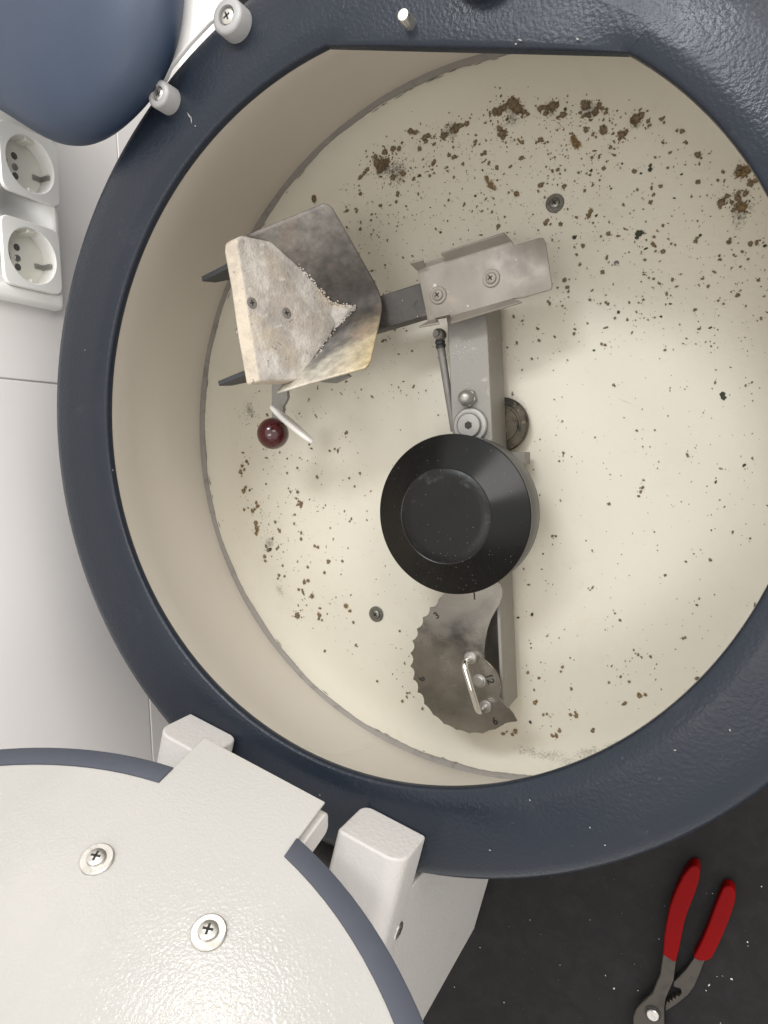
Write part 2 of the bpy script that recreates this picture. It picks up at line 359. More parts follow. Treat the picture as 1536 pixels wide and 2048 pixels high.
# short loose flakes of paint along the seam
bm = bmesh.new()
for k in range(34):
    a = rnd.choice([rnd.uniform(R_(100), R_(150)), rnd.uniform(R_(150), R_(260)), rnd.uniform(R_(85), R_(105))]); r = .3292 - rnd.uniform(0, .0016); L_ = rnd.uniform(.001, .006)
    t = Vector((-math.sin(a), math.cos(a), 0)); q = Vector((math.cos(a), math.sin(a), 0)); c_ = q * r + Z * (ZF + .0094)
    prism([c_ - t * L_, c_ - t * L_ * .3 + q * .0004, c_ + t * L_, c_ + t * L_ * .2 - q * .0003], (0, 0, .0003), bm)
o = link('paint_flakes', bm, m_flake, cf); o['kind'] = 'stuff'
for q in ((1110, 407), (753, 1228)):
    c_ = P(*q, ZF)
    phillips(fl, c_, Z, .0046, m_screwd, washer=.0082, name='floor_screw', rot=rnd.uniform(0, 1))
bm = turned(P(1233, 527, ZF), Z, [(.0022, -.0003), (.0022, .0006), (.0014, .0009), (0, .001)], 16)
link('rivet', bm, m_screwd, fl)

# ---- deposits on the drum floor
def blob(bm, lay, c, r, mi, el=1., ang=0., dark=1.):
    n = 10 if r > .0012 else 7; rr = Vector((math.cos(ang), math.sin(ang), 0)); tt = Vector((-rr.y, rr.x, 0))
    z = ZF + .0003 + rnd.uniform(0, .0005)
    rc = math.hypot(c.x, c.y)
    if rc > .300: z += .0006 + (rc - .300) * .28
    c = Vector((c.x, c.y, z)); cv = bm.verts.new(c + Z * .0003); cv[lay] = dark
    ring1, ring2 = [], []
    for i in range(n):
        a = 2 * math.pi * i / n; j = rnd.uniform(.78, 1.22)
        d_ = rr * (math.cos(a) * r * el) + tt * (math.sin(a) * r)
        v1 = bm.verts.new(c + d_ * .75 * j + Z * .0002); v1[lay] = dark * .55; ring1.append(v1)
        v2 = bm.verts.new(c + d_ * 1.5 * j); v2[lay] = -.35; ring2.append(v2)
    fs = []
    for i in range(n):
        k = (i + 1) % n
        fs.append(bm.faces.new((cv, ring1[i], ring1[k]))); fs.append(bm.faces.new((ring1[i], ring2[i], ring2[k], ring1[k])))
    for f in fs: f.material_index = mi
BIG = '''751 314 6;770 304 7;787 298 6;798 298 6;762 333 14;755 326 9;772 326 9;822 262 7;833 265 5;850 276 7;858 272 5;852 284 5;869 289 4;888 272 9;912 257 9;905 262 6;922 252 6;934 248 6;899 311 5;908 315 5;839 298 5;866 328 5;870 323 4;
999 222 10;990 224 7;1008 216 8;1027 211 13;1022 204 8;1035 219 10;1004 268 9;999 258 6;1007 276 5;1044 285 5;1081 280 5;1033 388 5 a;997 453 5;796 391 4;796 386 4;793 404 4;762 411 4;694 422 5;714 423 4;712 418 3;721 459 4;970 306 5;964 309 3;951 284 4;950 290 3;721 388 4;729 347 5;721 355 5;735 339 5;828 358 5;806 347 6;787 355 6;1044 317 4;1082 371 4;994 335 4;908 355 3;926 328 4;860 352 3;1038 223 6;1056 229 4;
1049 225 5;1081 218 6;1089 217 5;1106 213 9;1098 216 6;1114 211 5;1091 228 5;1126 230 7;1115 236 4;1171 213 9;1166 207 6;1177 230 6;1191 223 7;1199 210 5;1205 218 4;1167 233 4;1162 226 4;1211 227 4;1274 237 10;1282 232 7;1269 245 6;1265 238 5;1296 243 4;1324 238 4;1328 246 3;1207 262 7;1205 256 4;1244 270 8;1240 278 4;1251 266 5;1172 260 5;1186 269 3;1226 268 3;1221 295 4;1396 310 6;1364 263 4;1354 262 3;1481 343 9 a;1478 336 6;1494 340 7 a;1487 350 6 a;1501 368 6;1511 362 5 a;1454 393 5;1442 407 7;1446 401 5;1476 397 6;1484 415 9 a;1478 410 6;1464 405 4;1491 388 5;1476 386 4;1467 421 4;1269 343 5;1207 337 4;1184 315 3;1321 373 4;1177 432 5;1181 423 5 a;1149 475 4 g;1166 492 4;1326 503 4;1326 452 3;1391 483 4;1394 477 3;1501 488 5;1513 486 4;1457 485 4;1460 479 3;1396 365 4;1034 388 6 a;1082 370 5;1129 373 5;1116 340 4;1091 447 5;1095 441 4;1121 448 4;1217 468 4;1042 317 4;1045 314 3;1301 405 4;1307 390 3;1303 377 3;
494 923 4;485 932 5 a;482 944 6 a;489 939 4 a;492 974 5;488 982 6 a;513 1005 5 a;515 1012 5 a;506 1022 5 a;510 1018 4;489 1019 4 a;512 1046 6 a;514 1055 5 a;515 1060 5;513 1067 5 a;551 1044 4;560 1062 4;557 1058 3;533 1092 4;537 1100 5;541 1099 4 g;554 1098 4;557 1094 3;530 1113 5 a;531 1122 4 a;596 984 4;596 1009 4;601 1004 4;603 1008 5;602 1013 4;635 954 4;575 946 3;595 936 3;593 997 3;590 1029 3;589 1047 3;603 1066 4;603 1078 4;630 1092 4;636 1094 4;657 1123 5;685 1122 4;649 1145 4;616 1134 4;609 1164 5;617 1161 4;598 1179 4;605 1179 3;606 1184 4;558 1150 4;556 1157 3;570 1152 3;624 1192 6;595 1231 8;639 1230 6 a;638 1238 4;692 1212 6 a;700 1222 4 a;707 1245 4;533 968 3;670 898 3;693 866 4;660 902 3;710 973 3;703 1037 3;566 1131 3;546 1077 3;630 398 6 a;645 1240 3;
1056 1345 3 a;1070 1405 4 a;1073 1402 3 a;1143 1377 3;1141 1429 4 a;1153 1431 5 a;1151 1425 3;1113 1471 5 a;1105 1471 4 a;1119 1460 4 a;1031 1462 5 a;1025 1468 4 a;1185 1462 4;1187 1458 3;1248 1408 4 a;1251 1404 3;1279 1391 5 a;1278 1387 3;1291 1389 4 a;1258 1363 3;1218 1364 3;1394 1356 4;1122 1343 3;1087 1429 3 a;1094 1428 3 a;1007 1467 4 a;1014 1463 3 a;805 1402 4 a;815 1386 3;845 1417 3;800 1262 3;650 1302 4;755 1362 3;712 1290 3;
1130 560 4;1135 575 4;1160 530 3;1205 545 4;1290 520 3;1345 560 3;1440 520 3;1180 600 3;1447 795 5 g;1445 788 4 g;1285 975 3;1279 468 7 g;1274 474 4 g;1301 331 3 g;1301 339 4 g;1100 608 3;1096 603 3;1255 640 3;1390 620 3;1330 700 3;1148 668 3;1210 690 3;1190 875 2;1310 860 2;1105 1072 3;1112 1072 3;1370 1275 3;1240 1240 3;1330 1150 3;1180 1180 2;1420 1120 3;1080 990 2'''
bm = bmesh.new(); lay = bm.verts.layers.float.new('core')
def specks(px, py, num, spread, rmax):
    for _ in range(num):
        x, y = rnd.gauss(px, spread), rnd.gauss(py, spread)
        blob(bm, lay, P(x, y, ZF), rnd.uniform(.25, 1) ** 2 * rmax, 0, rnd.uniform(.8, 1.6), rnd.uniform(0, 3), rnd.uniform(.6, 1))
for t in BIG.replace('\n', '').split(';'):
    q = t.split()
    if len(q) < 3: continue
    x, y, r = map(float, q[:3]); mi = {'a': 1, 'g': 2}.get(q[3] if len(q) > 3 else '', 0)
    blob(bm, lay, P(x, y, ZF), r * .00044, mi, rnd.uniform(.9, 1.3), rnd.uniform(0, 3))
    if r >= 7: specks(x, y, 16, r * 1.7, .0011)
    elif r >= 5 and rnd.random() < .5: specks(x, y, 4, r * 1.8, .0009)
for (x, y, el, an, r, mi) in ((982, 371, 1.9, -.9, 8, 1), (974, 357, 1.6, -.9, 5, 1), (1152, 287, 2.0, -1.0, 8, 1), (1147, 274, 1.8, -1.2, 5, 1), (1038, 281, 2.2, -.9, 3, 1), (630, 400, 1.8, -1.3, 6, 0), (1307, 490, 1.9, -.9, 4, 1), (632, 832, 3.5, -.95, 2, 0), (618, 800, 3, 1.0, 2, 0)):
    blob(bm, lay, P(x, y, ZF), r * .00043, mi, el, an, .8)
# finer spatter: densest in the upper half and along the left arc
def dens(x, y):
    d_ = .10
    if y < 720 and x > 680: d_ = .42 + .4 * math.exp(-((y - 330) / 170) ** 2)
    if y < 560 and x > 1230: d_ = .34
    if 470 < x < 760 and 820 < y < 1260: d_ = .42 * (1.15 - (x - 470) / 330)
    if y > 1280: d_ = .16
    if 600 < y < 800 and x < 900: d_ = .33
    return d_
k = 0
while k < 2100:
    x, y = rnd.uniform(440, 1536), rnd.uniform(180, 1500)
    c_ = P(x, y, ZF)
    if math.hypot(c_.x, c_.y) > .292 or rnd.random() > dens(x, y): continue
    k += 1
    s = rnd.random()
    blob(bm, lay, c_, (.0003 + .0011 * s ** 3.6), 1 if rnd.random() < .12 else (2 if rnd.random() < .12 else 0), rnd.uniform(.8, 1.9), rnd.uniform(0, 3.1), rnd.uniform(.6, 1))
    if s > .75: specks(x, y, rnd.randint(1, 4), 9, .0007)
for (x, y, n_, sp) in ((795, 340, 150, 22), (770, 335, 60, 18), (905, 300, 40, 16), (1020, 240, 50, 16), (500, 830, 70, 14), (535, 1085, 50, 20), (1140, 250, 30, 25), (1480, 400, 40, 22), (520, 1030, 40, 22), (600, 1010, 25, 14), (885, 265, 30, 20)):
    specks(x, y, n_ * 2 if sp > 20 else n_, sp, .0006)
for (x, y, r, el, an) in ((1100, 1506, 16, 3, .15), (1180, 1500, 14, 3, .3), (1050, 1496, 13, 2.6, 0), (1235, 1486, 12, 3, .4), (1150, 1520, 12, 4, .2), (1480, 440, 14, 2, 1.2), (560, 1180, 12, 2, -1)):
    blob(bm, lay, P(x, y, ZF), r * .00043, 3, el, an, .42)
for k in range(12):                              # hairline scratches in the enamel
    x, y = rnd.uniform(560, 1500), rnd.uniform(250, 1450)
    blob(bm, lay, P(x, y, ZF), rnd.uniform(.00022, .0004), 3, rnd.uniform(14, 40), rnd.uniform(0, 3.1), .5)
for (x, y, r) in ((795, 342, 24), (768, 335, 20), (1025, 235, 20), (900, 262, 18), (1480, 420, 22), (1180, 220, 18), (500, 820, 18), (1270, 245, 16), (1100, 222, 18), (540, 1085, 16)):
    blob(bm, lay, P(x, y, ZF), r * .00043, 3, rnd.uniform(1, 1.5), rnd.uniform(0, 3), .6)
o = link('rust_deposits', bm, [m_stain, m_amber, m_green, m_smudge], fl, 80); o['kind'] = 'stuff'

# ---- latch pin and knob on the front of the rim
pb = P(829, 60, -.002)
pin = link('latch_pin', turned(pb, Z, [(.0040, -.002), (.0040, .0165), (.0034, .0178), (0, .018)], 24), m_screw, cf)
link('collar', turned(pb, Z, [(.0086, -.004), (.0086, .0026), (.0078, .0036), (.0044, .0040)], 32), m_screw, pin, bevel=.0003)
kb = P(972, -88, .006)
link('latch_knob', turned(kb, Z, [(.022, -.003), (.0225, .012), (.020, .020), (.012, .0235), (0, .024)], 40), m_black, cf)

bm = bmesh.new()
for x, y, L_, an in ((379, 232, .0035, 1.0), (383, 240, .0028, 1.5), (391, 252, .0008, .3), (1155, 78, .0012, .8), (1040, 80, .0016, .6), (1032, 88, .0008, .2), (980, 1700, .0008, 0), (1060, 1600, .0007, 1), (1350, 1500, .0008, 0), (1180, 1655, .0006, 2), (640, 1590, .0006, 1), (170, 700, .0006, 0), (226, 940, .0005, 0), (1460, 1460, .0008, 1), (1210, 1690, .0006, 0)):
    q_ = P(x, y, .0056); t_ = Vector((math.cos(an), -math.sin(an), 0)); n_ = Vector((-t_.y, t_.x, 0))
    prism([q_ - t_ * L_, q_ - n_ * .0005, q_ + t_ * L_, q_ + n_ * .0004], (0, 0, .00025), bm)
o = link('paint_chips', bm, m_dust, cf, 10); o['kind'] = 'stuff'

# ---- hinge base, blocks and lid
def mw(u, v, z): return U * u + V * v + Z * z
base_out = [(.352, ZC + .002), (.352, -.10), (.345, -.03), (.345, -.004), (.37, .006), (.45, -.004), (.555, -.055), (.578, -.09), (.590, ZC + .002)]
bs = link('hinge_base', prism([mw(.1032, v, z) for v, z in base_out], -U * .2104), m_white, cf, bevel=.004, seg=3)
for sgn in (1, -1):
    out = [(.336, ZC + .002), (.336, -.13), (.306, -.03), (.303, .0065), (.40, .0085), (.42, ZC + .004)]
    link('base_cheek', prism([mw(sgn * (.1040 if sgn > 0 else .1080), v, z) for v, z in out], -U * sgn * .024), m_white, cf, bevel=.001)
for sgn in (1, -1):
    u0, u1, zt = (.056, .1045, .0425)
    c_ = mw(sgn * (u0 + u1) / 2, .262, zt / 2 + .0035)
    out = rrect(c_, U * sgn, Z, (u1 - u0) / 2, (zt - .004) / 2, [.013, .003, .008, .002], 8)
    link('hinge_block', prism(out, V * .16), m_white, cf, bevel=.0016, seg=3)
d = ray(795, 1860); t = (.1040 - U.dot(CAM)) / U.dot(d)
phillips(bs, CAM + d * t, U, .0062, m_screw, name='side_screw', dome=.35)

T0 = Vector((-.066, -.228, .0584)) - U * .002; E = Vector((-.1096, -.3701, .9225)).normalized(); NL = U.cross(E)
if NL.y < 0: NL = -NL
def lp(u, s, n=0): return T0 + U * u + E * s + NL * n
lid = bpy.data.objects.new('lid', None); C.objects.link(lid); lid.parent = cf; lid['label'] = 'open round lid with white inner plate and grey rubber edge'
SC, R1, R2, TW = .287, .249, .262, .0498
a_t = math.asin(TW / R1)
out = [lp(-TW, 0), lp(TW, 0)]
for i in range(121):
    a = -math.pi / 2 + a_t + (2 * math.pi - 2 * a_t) * i / 120
    out.append(lp(R1 * math.cos(a), SC + R1 * math.sin(a)))
link('lid_plate', prism(out, -NL * .0016), m_lid, lid, bevel=.0005)
bm = bmesh.new(); n = 160; a_o = math.asin(TW / R2); rings = []
for i in range(n + 1):
    f_ = i / n
    rings.append([bm.verts.new(lp(rr * math.cos(-math.pi / 2 + a_ + (2 * math.pi - 2 * a_) * f_), SC + rr * math.sin(-math.pi / 2 + a_ + (2 * math.pi - 2 * a_) * f_), h))
                  for rr, a_, h in ((R1 - .0002, a_t, .0010), (R2 - .0012, a_o, .0016), (R2, a_o, .0006), (R2, a_o, -.006), (R1 - .0002, a_t, -.006))])
for A, B in zip(rings, rings[1:]):
    for j in range(5): bm.faces.new((A[j], B[j], B[(j + 1) % 5], A[(j + 1) % 5]))
bm.faces.new(rings[0]); bm.faces.new(rings[-1][::-1])
link('rubber_edge', bm, m_seal, lid, 50)
bm = turned(lp(0, SC, -.0062), -NL, [(R1 - .012, 0), (R2 - .003, .0005), (R2 - .001, .004), (R2 - .004, .016), (R2 - .03, .030), (R2 * .5, .040), (0, .043)], 96)
link('lid_shell', bm, m_hood, lid, 60)
for u_, s_ in ((-.042, .100), (.041, .099)):
    phillips(lid, lp(u_, s_, .0003), NL, .0056, m_screw, washer=.0098, name='lid_screw', rot=rnd.uniform(.2, 1))
bm = prism(rrect(lp(.0525, .020, -.0165), E, NL, .020, .0105, .006, 6), -U * .022)
link('hinge_lug', bm, m_white, lid, bevel=.0012)
bm = prism(rrect(lp(-.0270, .024, -.0165), E, NL, .020, .0105, .006, 6), -U * .022)
link('hinge_lug', bm, m_white, lid, bevel=.0012)

# ------------------------------------------------------------------ rotor
rot = thing('rotor_arm', 'grey rotor arm with black round hub cap lying across the cream drum', 'rotor')
ZA, ZB = -.163, -.2065
HC = P(903, 1029.5, -.125); hz = -.125
def arm_c(y): return Vector((.0055 + (.086 - y) * .022, y, 0))
ad = (arm_c(1) - arm_c(0)).normalized(); ax = Vector((ad.y, -ad.x, 0)); hw = .0182
q0, q1, q2 = arm_c(.118), arm_c(-.125), arm_c(-.252)
zz = Z * ZA
link('arm', prism([q0 - ax * hw + zz, q0 + ax * hw + zz, q1 + ax * hw + zz, q1 - ax * hw + zz], Z * (ZB - ZA)), m_arm, rot, bevel=.0012)
# open channel of the counterweight side
bm = bmesh.new()
sec = [(-hw, ZA), (-hw + .003, ZA), (-hw + .003, ZB + .006), (hw - .003, ZB + .006), (hw - .003, ZA), (hw, ZA), (hw, ZB), (-hw, ZB)]
prism([q1 + ax * x + Z * z for x, z in sec], q2 - q1, bm)
link('counterweight_channel', bm, m_arm, rot, bevel=.0006)
hub = link('hub', lathe([(.034, ZA - hz + .0002), (.0648, ZA - hz + .0002), (.0660, -.034), (.0664, -.004), (.0650, -.0015)], 128, (HC.x, HC.y, hz)), m_hubside, rot, 40)
link('hub_cap', lathe([(.0650, -.0036), (.0671, -.0036), (.0673, -.0012), (.0668, -.0002), (.0402, .0148), (.0396, .0152), (.0388, .0149)], 128, (HC.x, HC.y, hz)), m_black, hub, 25)
link('cap_disc', lathe([(.0393, .0146), (.0386, .0151), (.0300, .0152), (0, .0152)], 96, (HC.x, HC.y, hz)), m_blackd, hub, 40)
# fasteners on the arm
c_ = P(938, 797, ZA)
nut = link('acorn_nut', turned(c_, Z, [(.0082, -.0005), (.0082, .0045), (.0072, .0055)], 6, rot=.3), m_zinc, rot, 25, bevel=.0005)
link('dome', turned(c_ + Z * .0045, Z, [(.0066, 0), (.0066, .004), (.0060, .0072), (.0042, .0096), (.002, .0106), (0, .0108)], 28), m_zinc, nut, 50)
c_ = P(942, 851, ZA)
bo = link('pivot_bolt', turned(c_, Z, [(.0155, -.0004), (.0155, .0028), (.0145, .0038), (.0118, .004), (.0118, .0032), (.0105, .0032), (.0105, .0062), (.0098, .0070), (.0042, .0072)], 48), m_zinc, rot, 30)
link('hex_recess', turned(c_ + Z * .0073, Z, [(.0036, 0), (.0034, .00015), (0, .00015)], 6), m_slot, bo)
# roller behind the arm
c_ = P(1001, 849, -.2075)
wh = link('roller', turned(c_, Z, [(.020, -.010), (.0245, -.009), (.0250, -.007), (.0250, -.001), (.0242, 0), (.0190, 0), (.0185, -.0012), (.0165, -.0012), (.016, 0), (.006, .0002), (0, .0002)], 44), m_brass, rot, 30)
c_ = P(1030, 917, -.19)
link('stop_block', prism(rrect(c_, (1, 0, 0), (0, 1, 0), .0085, .0055, .0008, 2), (0, 0, -.02)), m_arm, rot)
# damper rod beside the arm
d0, d1 = P(881, 690, -.172), P(908, 862, -.172)
dmp = link('damper', tube([d0, d0 + (d1 - d0) * .02, d0 + (d1 - d0) * .03, d1], [.0032, .0034, .0036, .0030], 20), m_matte, rot)
link('ball_joint', turned(P(877, 668, -.166), (0, 0, 1), [(.0028, -.012), (.0038, -.010), (.0050, -.006), (.0053, -.002), (.0046, .0025), (.003, .004), (.0026, .007), (0, .007)], 20), m_matte, dmp)
link('boot', turned(d0, (d0 - d1), [(.0040, -.003), (.0048, -.001), (.0040, .0008), (.0047, .0026), (.0038, .0045), (.003, .006)], 20), m_dark, dmp)
# cross bar carrying cradle and crucible
BA = R_(8.5); bd = Vector((math.cos(BA), math.sin(BA), 0)); bn = Vector((-bd.y, bd.x, 0))
bc = P(803, 612, -.156)
e0, e1 = bc - bd * .115, bc + bd * .065
link('cross_bar', prism([e0 - bn * .0148 + Z * 0, e1 - bn * .0148, e1 + bn * .0148, e0 + bn * .0148], (0, 0, -.014)), m_bar, rot, bevel=.0012)
# cradle
ZK, ZL = -.1495, -.139
cr = bmesh.new()
def poly(bm, pts): return bm.faces.new([bm.verts.new(p) for p in pts])
floor_px = [(836, 541), (852, 534), (893, 522), (1024, 482), (1028, 492), (1079, 476.5), (1087, 477), (1092, 485), (1105, 573), (1103, 580), (1047, 596), (1026, 599), (901, 635), (875, 639), (857, 645)]
poly(cr, [P(x, y, ZK) for x, y in floor_px])
for f0, f1, g0, g1, zz_ in (((836, 541), (852, 534), (819, 524), (846, 517), ZL + .002), ((852, 534), (893, 522), (849, 525), (884, 514), ZK + .004), ((893, 522), (1024, 482), (881, 505), (1008, 464), ZL),
                            ((857, 645), (875, 639), (838, 656), (880, 649), ZL), ((875, 639), (901, 635), (868, 637), (900, 629), ZL + .002), ((901, 635), (1026, 599), (903, 649), (1046, 606), ZL - .003)):
    poly(cr, [P(*f0, ZK), P(*f1, ZK), P(*g1, zz_), P(*g0, zz_)])
bmesh.ops.remove_doubles(cr, verts=cr.verts, dist=1e-5)
cro = link('cradle', cr, m_cradle, rot, 20, solid=.0017, bevel=.0004)
for q in ((877, 591), (983, 557)):
    phillips(cro, P(*q, ZK + .0014), Z, .0047, m_cradle, washer=.0074, name='cradle_screw', rot=.6)

bm = bmesh.new()
for k in range(120):
    a = rnd.uniform(0, 2 * math.pi) if k < 70 else rnd.gauss(-1.2, .5); r = math.sqrt(rnd.uniform(.02, 1)) * .0655
    z = .0153 if r < .039 else .0148 - (r - .0402) / (.0668 - .0402) * .015
    bmesh.ops.create_icosphere(bm, subdivisions=1, radius=rnd.uniform(.00008, .0003), matrix=Matrix.Translation((HC.x + r * math.cos(a), HC.y + r * math.sin(a), hz + z)))
o = link('hub_dust', bm, m_dust, hub, 10); o['kind'] = 'stuff'
# balance dial with scalloped edge
ZD = -.1545
tips = [(876.9, 1198.3), (859.2, 1215), (845, 1234.8), (833.1, 1257.7), (824.4, 1281.7), (820.2, 1306.7), (820.2, 1332.7), (825.4, 1358.8), (834.6, 1384.8), (848, 1408), (866, 1430), (888, 1448.5), (912, 1460), (938, 1467), (966, 1467.5), (990, 1459)]
dc = Vector((925, 1325))
outp = [(960, 1150), (915, 1165)]
for i, tp in enumerate(tips):
    outp.append(tp)
    if i + 1 < len(tips):
        nx = tips[i + 1]; dep = 6.0 if i < 9 else 2.0
        for f_, k_ in ((.2, .75), (.45, 1.0), (.72, .75)):
            x, y = tp[0] + (nx[0] - tp[0]) * f_, tp[1] + (nx[1] - tp[1]) * f_
            w_ = (dc - Vector((x, y))).normalized() * dep * k_
            outp.append((x + w_.x, y + w_.y))
outp += [(1006, 1450), (1010, 1447), (1018, 1445), (1034, 1443), (1026, 1428), (1014, 1413), (999, 1396), (1001, 1378), (998, 1358), (991, 1342), (982, 1330), (969, 1318), (969, 1300), (971, 1280), (975, 1260), (982, 1239), (991, 1222), (1000, 1208), (1005, 1193), (1005.5, 1180), (1002, 1168), (985, 1155)]
dial = link('balance_dial', prism([P(x, y, ZD) for x, y in outp], (0, 0, -.0022)), m_plate, rot, 40, bevel=.0003, seg=1)
link('dial_spindle', turned(P(958, 1362, ZD), Z, [(.0095, -.010), (.0095, -.0005), (.0046, .0002), (.0046, .0016), (.0038, .0022), (0, .0022)], 28), m_zinc, dial)
h0, h1 = P(941, 1316, ZD), P(971, 1413, ZD)
hx = Z * .0185
pth = []
mid = (h1 - h0).normalized()
for i in range(13):
    a = math.pi / 2 * i / 12
    pth.append(h0 + hx - Z * .006 + mid * (.006 * (1 - math.cos(a))) + Z * (.006 * math.sin(a)))
pth2 = [h1 + hx - Z * .006 - mid * (.006 * (1 - math.cos(math.pi / 2 * i / 12))) + Z * (.006 * math.sin(math.pi / 2 * i / 12)) for i in range(13)][::-1]
link('dial_handle', tube([h0 - Z * .001] + pth + pth2 + [h1 - Z * .001], .0027, 20), m_chrome, dial, 80)
for q in (h0, h1): link('handle_foot', turned(q, Z, [(.0058, -.0003), (.0058, .0010), (.0050, .0018), (.0032, .002)], 28), m_zinc, dial)
def numeral(txt, px, py, size, ang):
    cu = bpy.data.curves.new('t', 'FONT'); cu.body = txt; cu.size = size; cu.align_x = 'CENTER'; cu.align_y = 'CENTER'; cu.offset = size * .022
    to = bpy.data.objects.new('t', cu); C.objects.link(to)
    me = bpy.data.meshes.new_from_object(to.evaluated_get(bpy.context.evaluated_depsgraph_get())); C.objects.unlink(to); bpy.data.objects.remove(to)
    me.transform(Matrix.Translation(P(px, py, ZD + .0004)) @ Matrix.Rotation(R_(ang), 4, 'Z'))
    me.materials.append(m_ink); o = bpy.data.objects.new('numeral', me); C.objects.link(o); o.parent = dial
numeral('3', 873, 1231, .0086, 42); numeral('9', 842, 1358, .0086, -92); numeral('12', 979, 1358, .0092, -72); numeral('6', 990, 1443, .0092, 28); numeral('1', 948.5, 1193, .0085, 2)

# ------------------------------------------------------------------ crucible carrier on the cross bar
cc = thing('crucible_carrier', 'soot-blackened metal trough with cracked fibre board and dark red ball lever', 'crucible carrier')
O = Vector((-.0680, .1170, -.145)); A13 = R_(13); fa = Vector((math.cos(A13), math.sin(A13), 0)); fb = Vector((-fa.y, fa.x, 0))
W_, cq = .070, .20
def hprof(t): return (math.sqrt(t * t + cq * cq) - cq) / (math.sqrt(1 + cq * cq) - cq)
def sboard(b, h): return -.0455 - (h - .006) * .333 + .09 * b
def trough(t, f):
    b = W_ * t
    hb = .070 * hprof(t); sb = sboard(b, hb) - .012
    s = sb * (1 - f)
    h = hprof(t) * (.059 + (.016 if t > 0 else .010) * (1 - f))
    corner = max(0, abs(t) - .93) / .07
    if f > .9: s -= .004 * corner ** 2 * (f - .9) / .1
    wob = .0006 * math.sin(7 * t + 5 * f)
    return O + fa * s + fb * (b * (1 - .05 * (1 - f))) + Z * (h + wob)
bm = bmesh.new(); uvl = bm.loops.layers.uv.new('UVMap'); nt_, nf_ = 60, 24; grid = []
for i in range(nt_ + 1):
    grid.append([bm.verts.new(trough(-1 + 2 * i / nt_, j / nf_)) for j in range(nf_ + 1)])
for i in range(nt_):
    for j in range(nf_):
        f = bm.faces.new((grid[i][j], grid[i + 1][j], grid[i + 1][j + 1], grid[i][j + 1]))
        for lo, (ii, jj) in zip(f.loops, ((i, j), (i + 1, j), (i + 1, j + 1), (i, j + 1))): lo[uvl].uv = (ii / nt_, jj / nf_)
tr = link('heat_trough', bm, m_trough, cc, 60)
s = tr.modifiers.new('s', 'SOLIDIFY'); s.thickness = .0016; s.offset = 0
# fibre board
def bd3(b, h, back=0):
    nb = (fa * -.985 + Z * .10).normalized()
    return O + fa * sboard(b, h) + fb * b + Z * h + nb * back
tops = .096
outb = [(-.0595, tops - .001), (-.057, tops), (-.02, tops + .0008), (.02, tops), (.050, tops + .0008), (.057, tops - .001), (.0605, tops - .006)]
sidep = []
for t in (.86, .80, .74, .66, .58, .5, .42, .34, .26, .19, .12, .06, 0): sidep.append((W_ * t - .0006, .066 * hprof(t) + .002))
right = [(b + rnd.uniform(-.0012, .0008), h + rnd.uniform(0, .0014)) for b, h in sidep]
left = [(-b + rnd.uniform(-.0004, .0006), h + rnd.uniform(0, .0006)) for b, h in sidep[:-1]][::-1]
outb = outb + right + left
bm = bmesh.new(); fr_ = [bm.verts.new(bd3(b, h)) for b, h in outb]; bk = [bm.verts.new(bd3(b, h, .0125)) for b, h in outb]
f0 = bm.faces.new(fr_); bm.faces.new(bk[::-1])
n = len(outb)
for i in range(n):
    f = bm.faces.new((fr_[i], bk[i], bk[(i + 1) % n], fr_[(i + 1) % n])); f.material_index = 1
bo = link('fibre_board', bm, [m_board, m_boarde], cc, 30, bevel=.0014, seg=2)
def on_board(px, py, off=0):
    a0, b0, c0 = bd3(0, .02, -off), bd3(.03, .02, -off), bd3(0, .07, -off)
    nrm = (b0 - a0).cross(c0 - a0).normalized(); d = ray(px, py); t = (a0 - CAM).dot(nrm) / d.dot(nrm); return CAM + d * t, (nrm if nrm.dot(CAM - a0) > 0 else -nrm)
for q in ((504, 606), (573, 626)):
    c_, nr = on_board(*q, .0002)
    phillips(bo, c_, nr, .0048, m_bscrew, name='board_screw', dome=.08, rot=.2)
bm = bmesh.new(); wv = []
for k in range(9):
    f_ = k / 8; sp_ = .017 * (1 - f_) ** .8 + .0006; row = []
    for m_ in range(7):
        b = sp_ * (-1 + 2 * m_ / 6) + rnd.uniform(-.0006, .0006); cr_ = 1 - abs(-1 + 2 * m_ / 6)
        row.append(bm.verts.new(O + fa * (sboard(0, .008) - .008 + .026 * f_) + fb * b + Z * (.061 * hprof(b / W_) + .0006 + (.010 * (1 - f_) + .0016) * cr_ + rnd.uniform(0, .0006))))
    wv.append(row)
for A, B in zip(wv, wv[1:]):
    for m_ in range(6): bm.faces.new((A[m_], A[m_ + 1], B[m_ + 1], B[m_]))
link('filler_tip', bm, m_board, bo, 60)
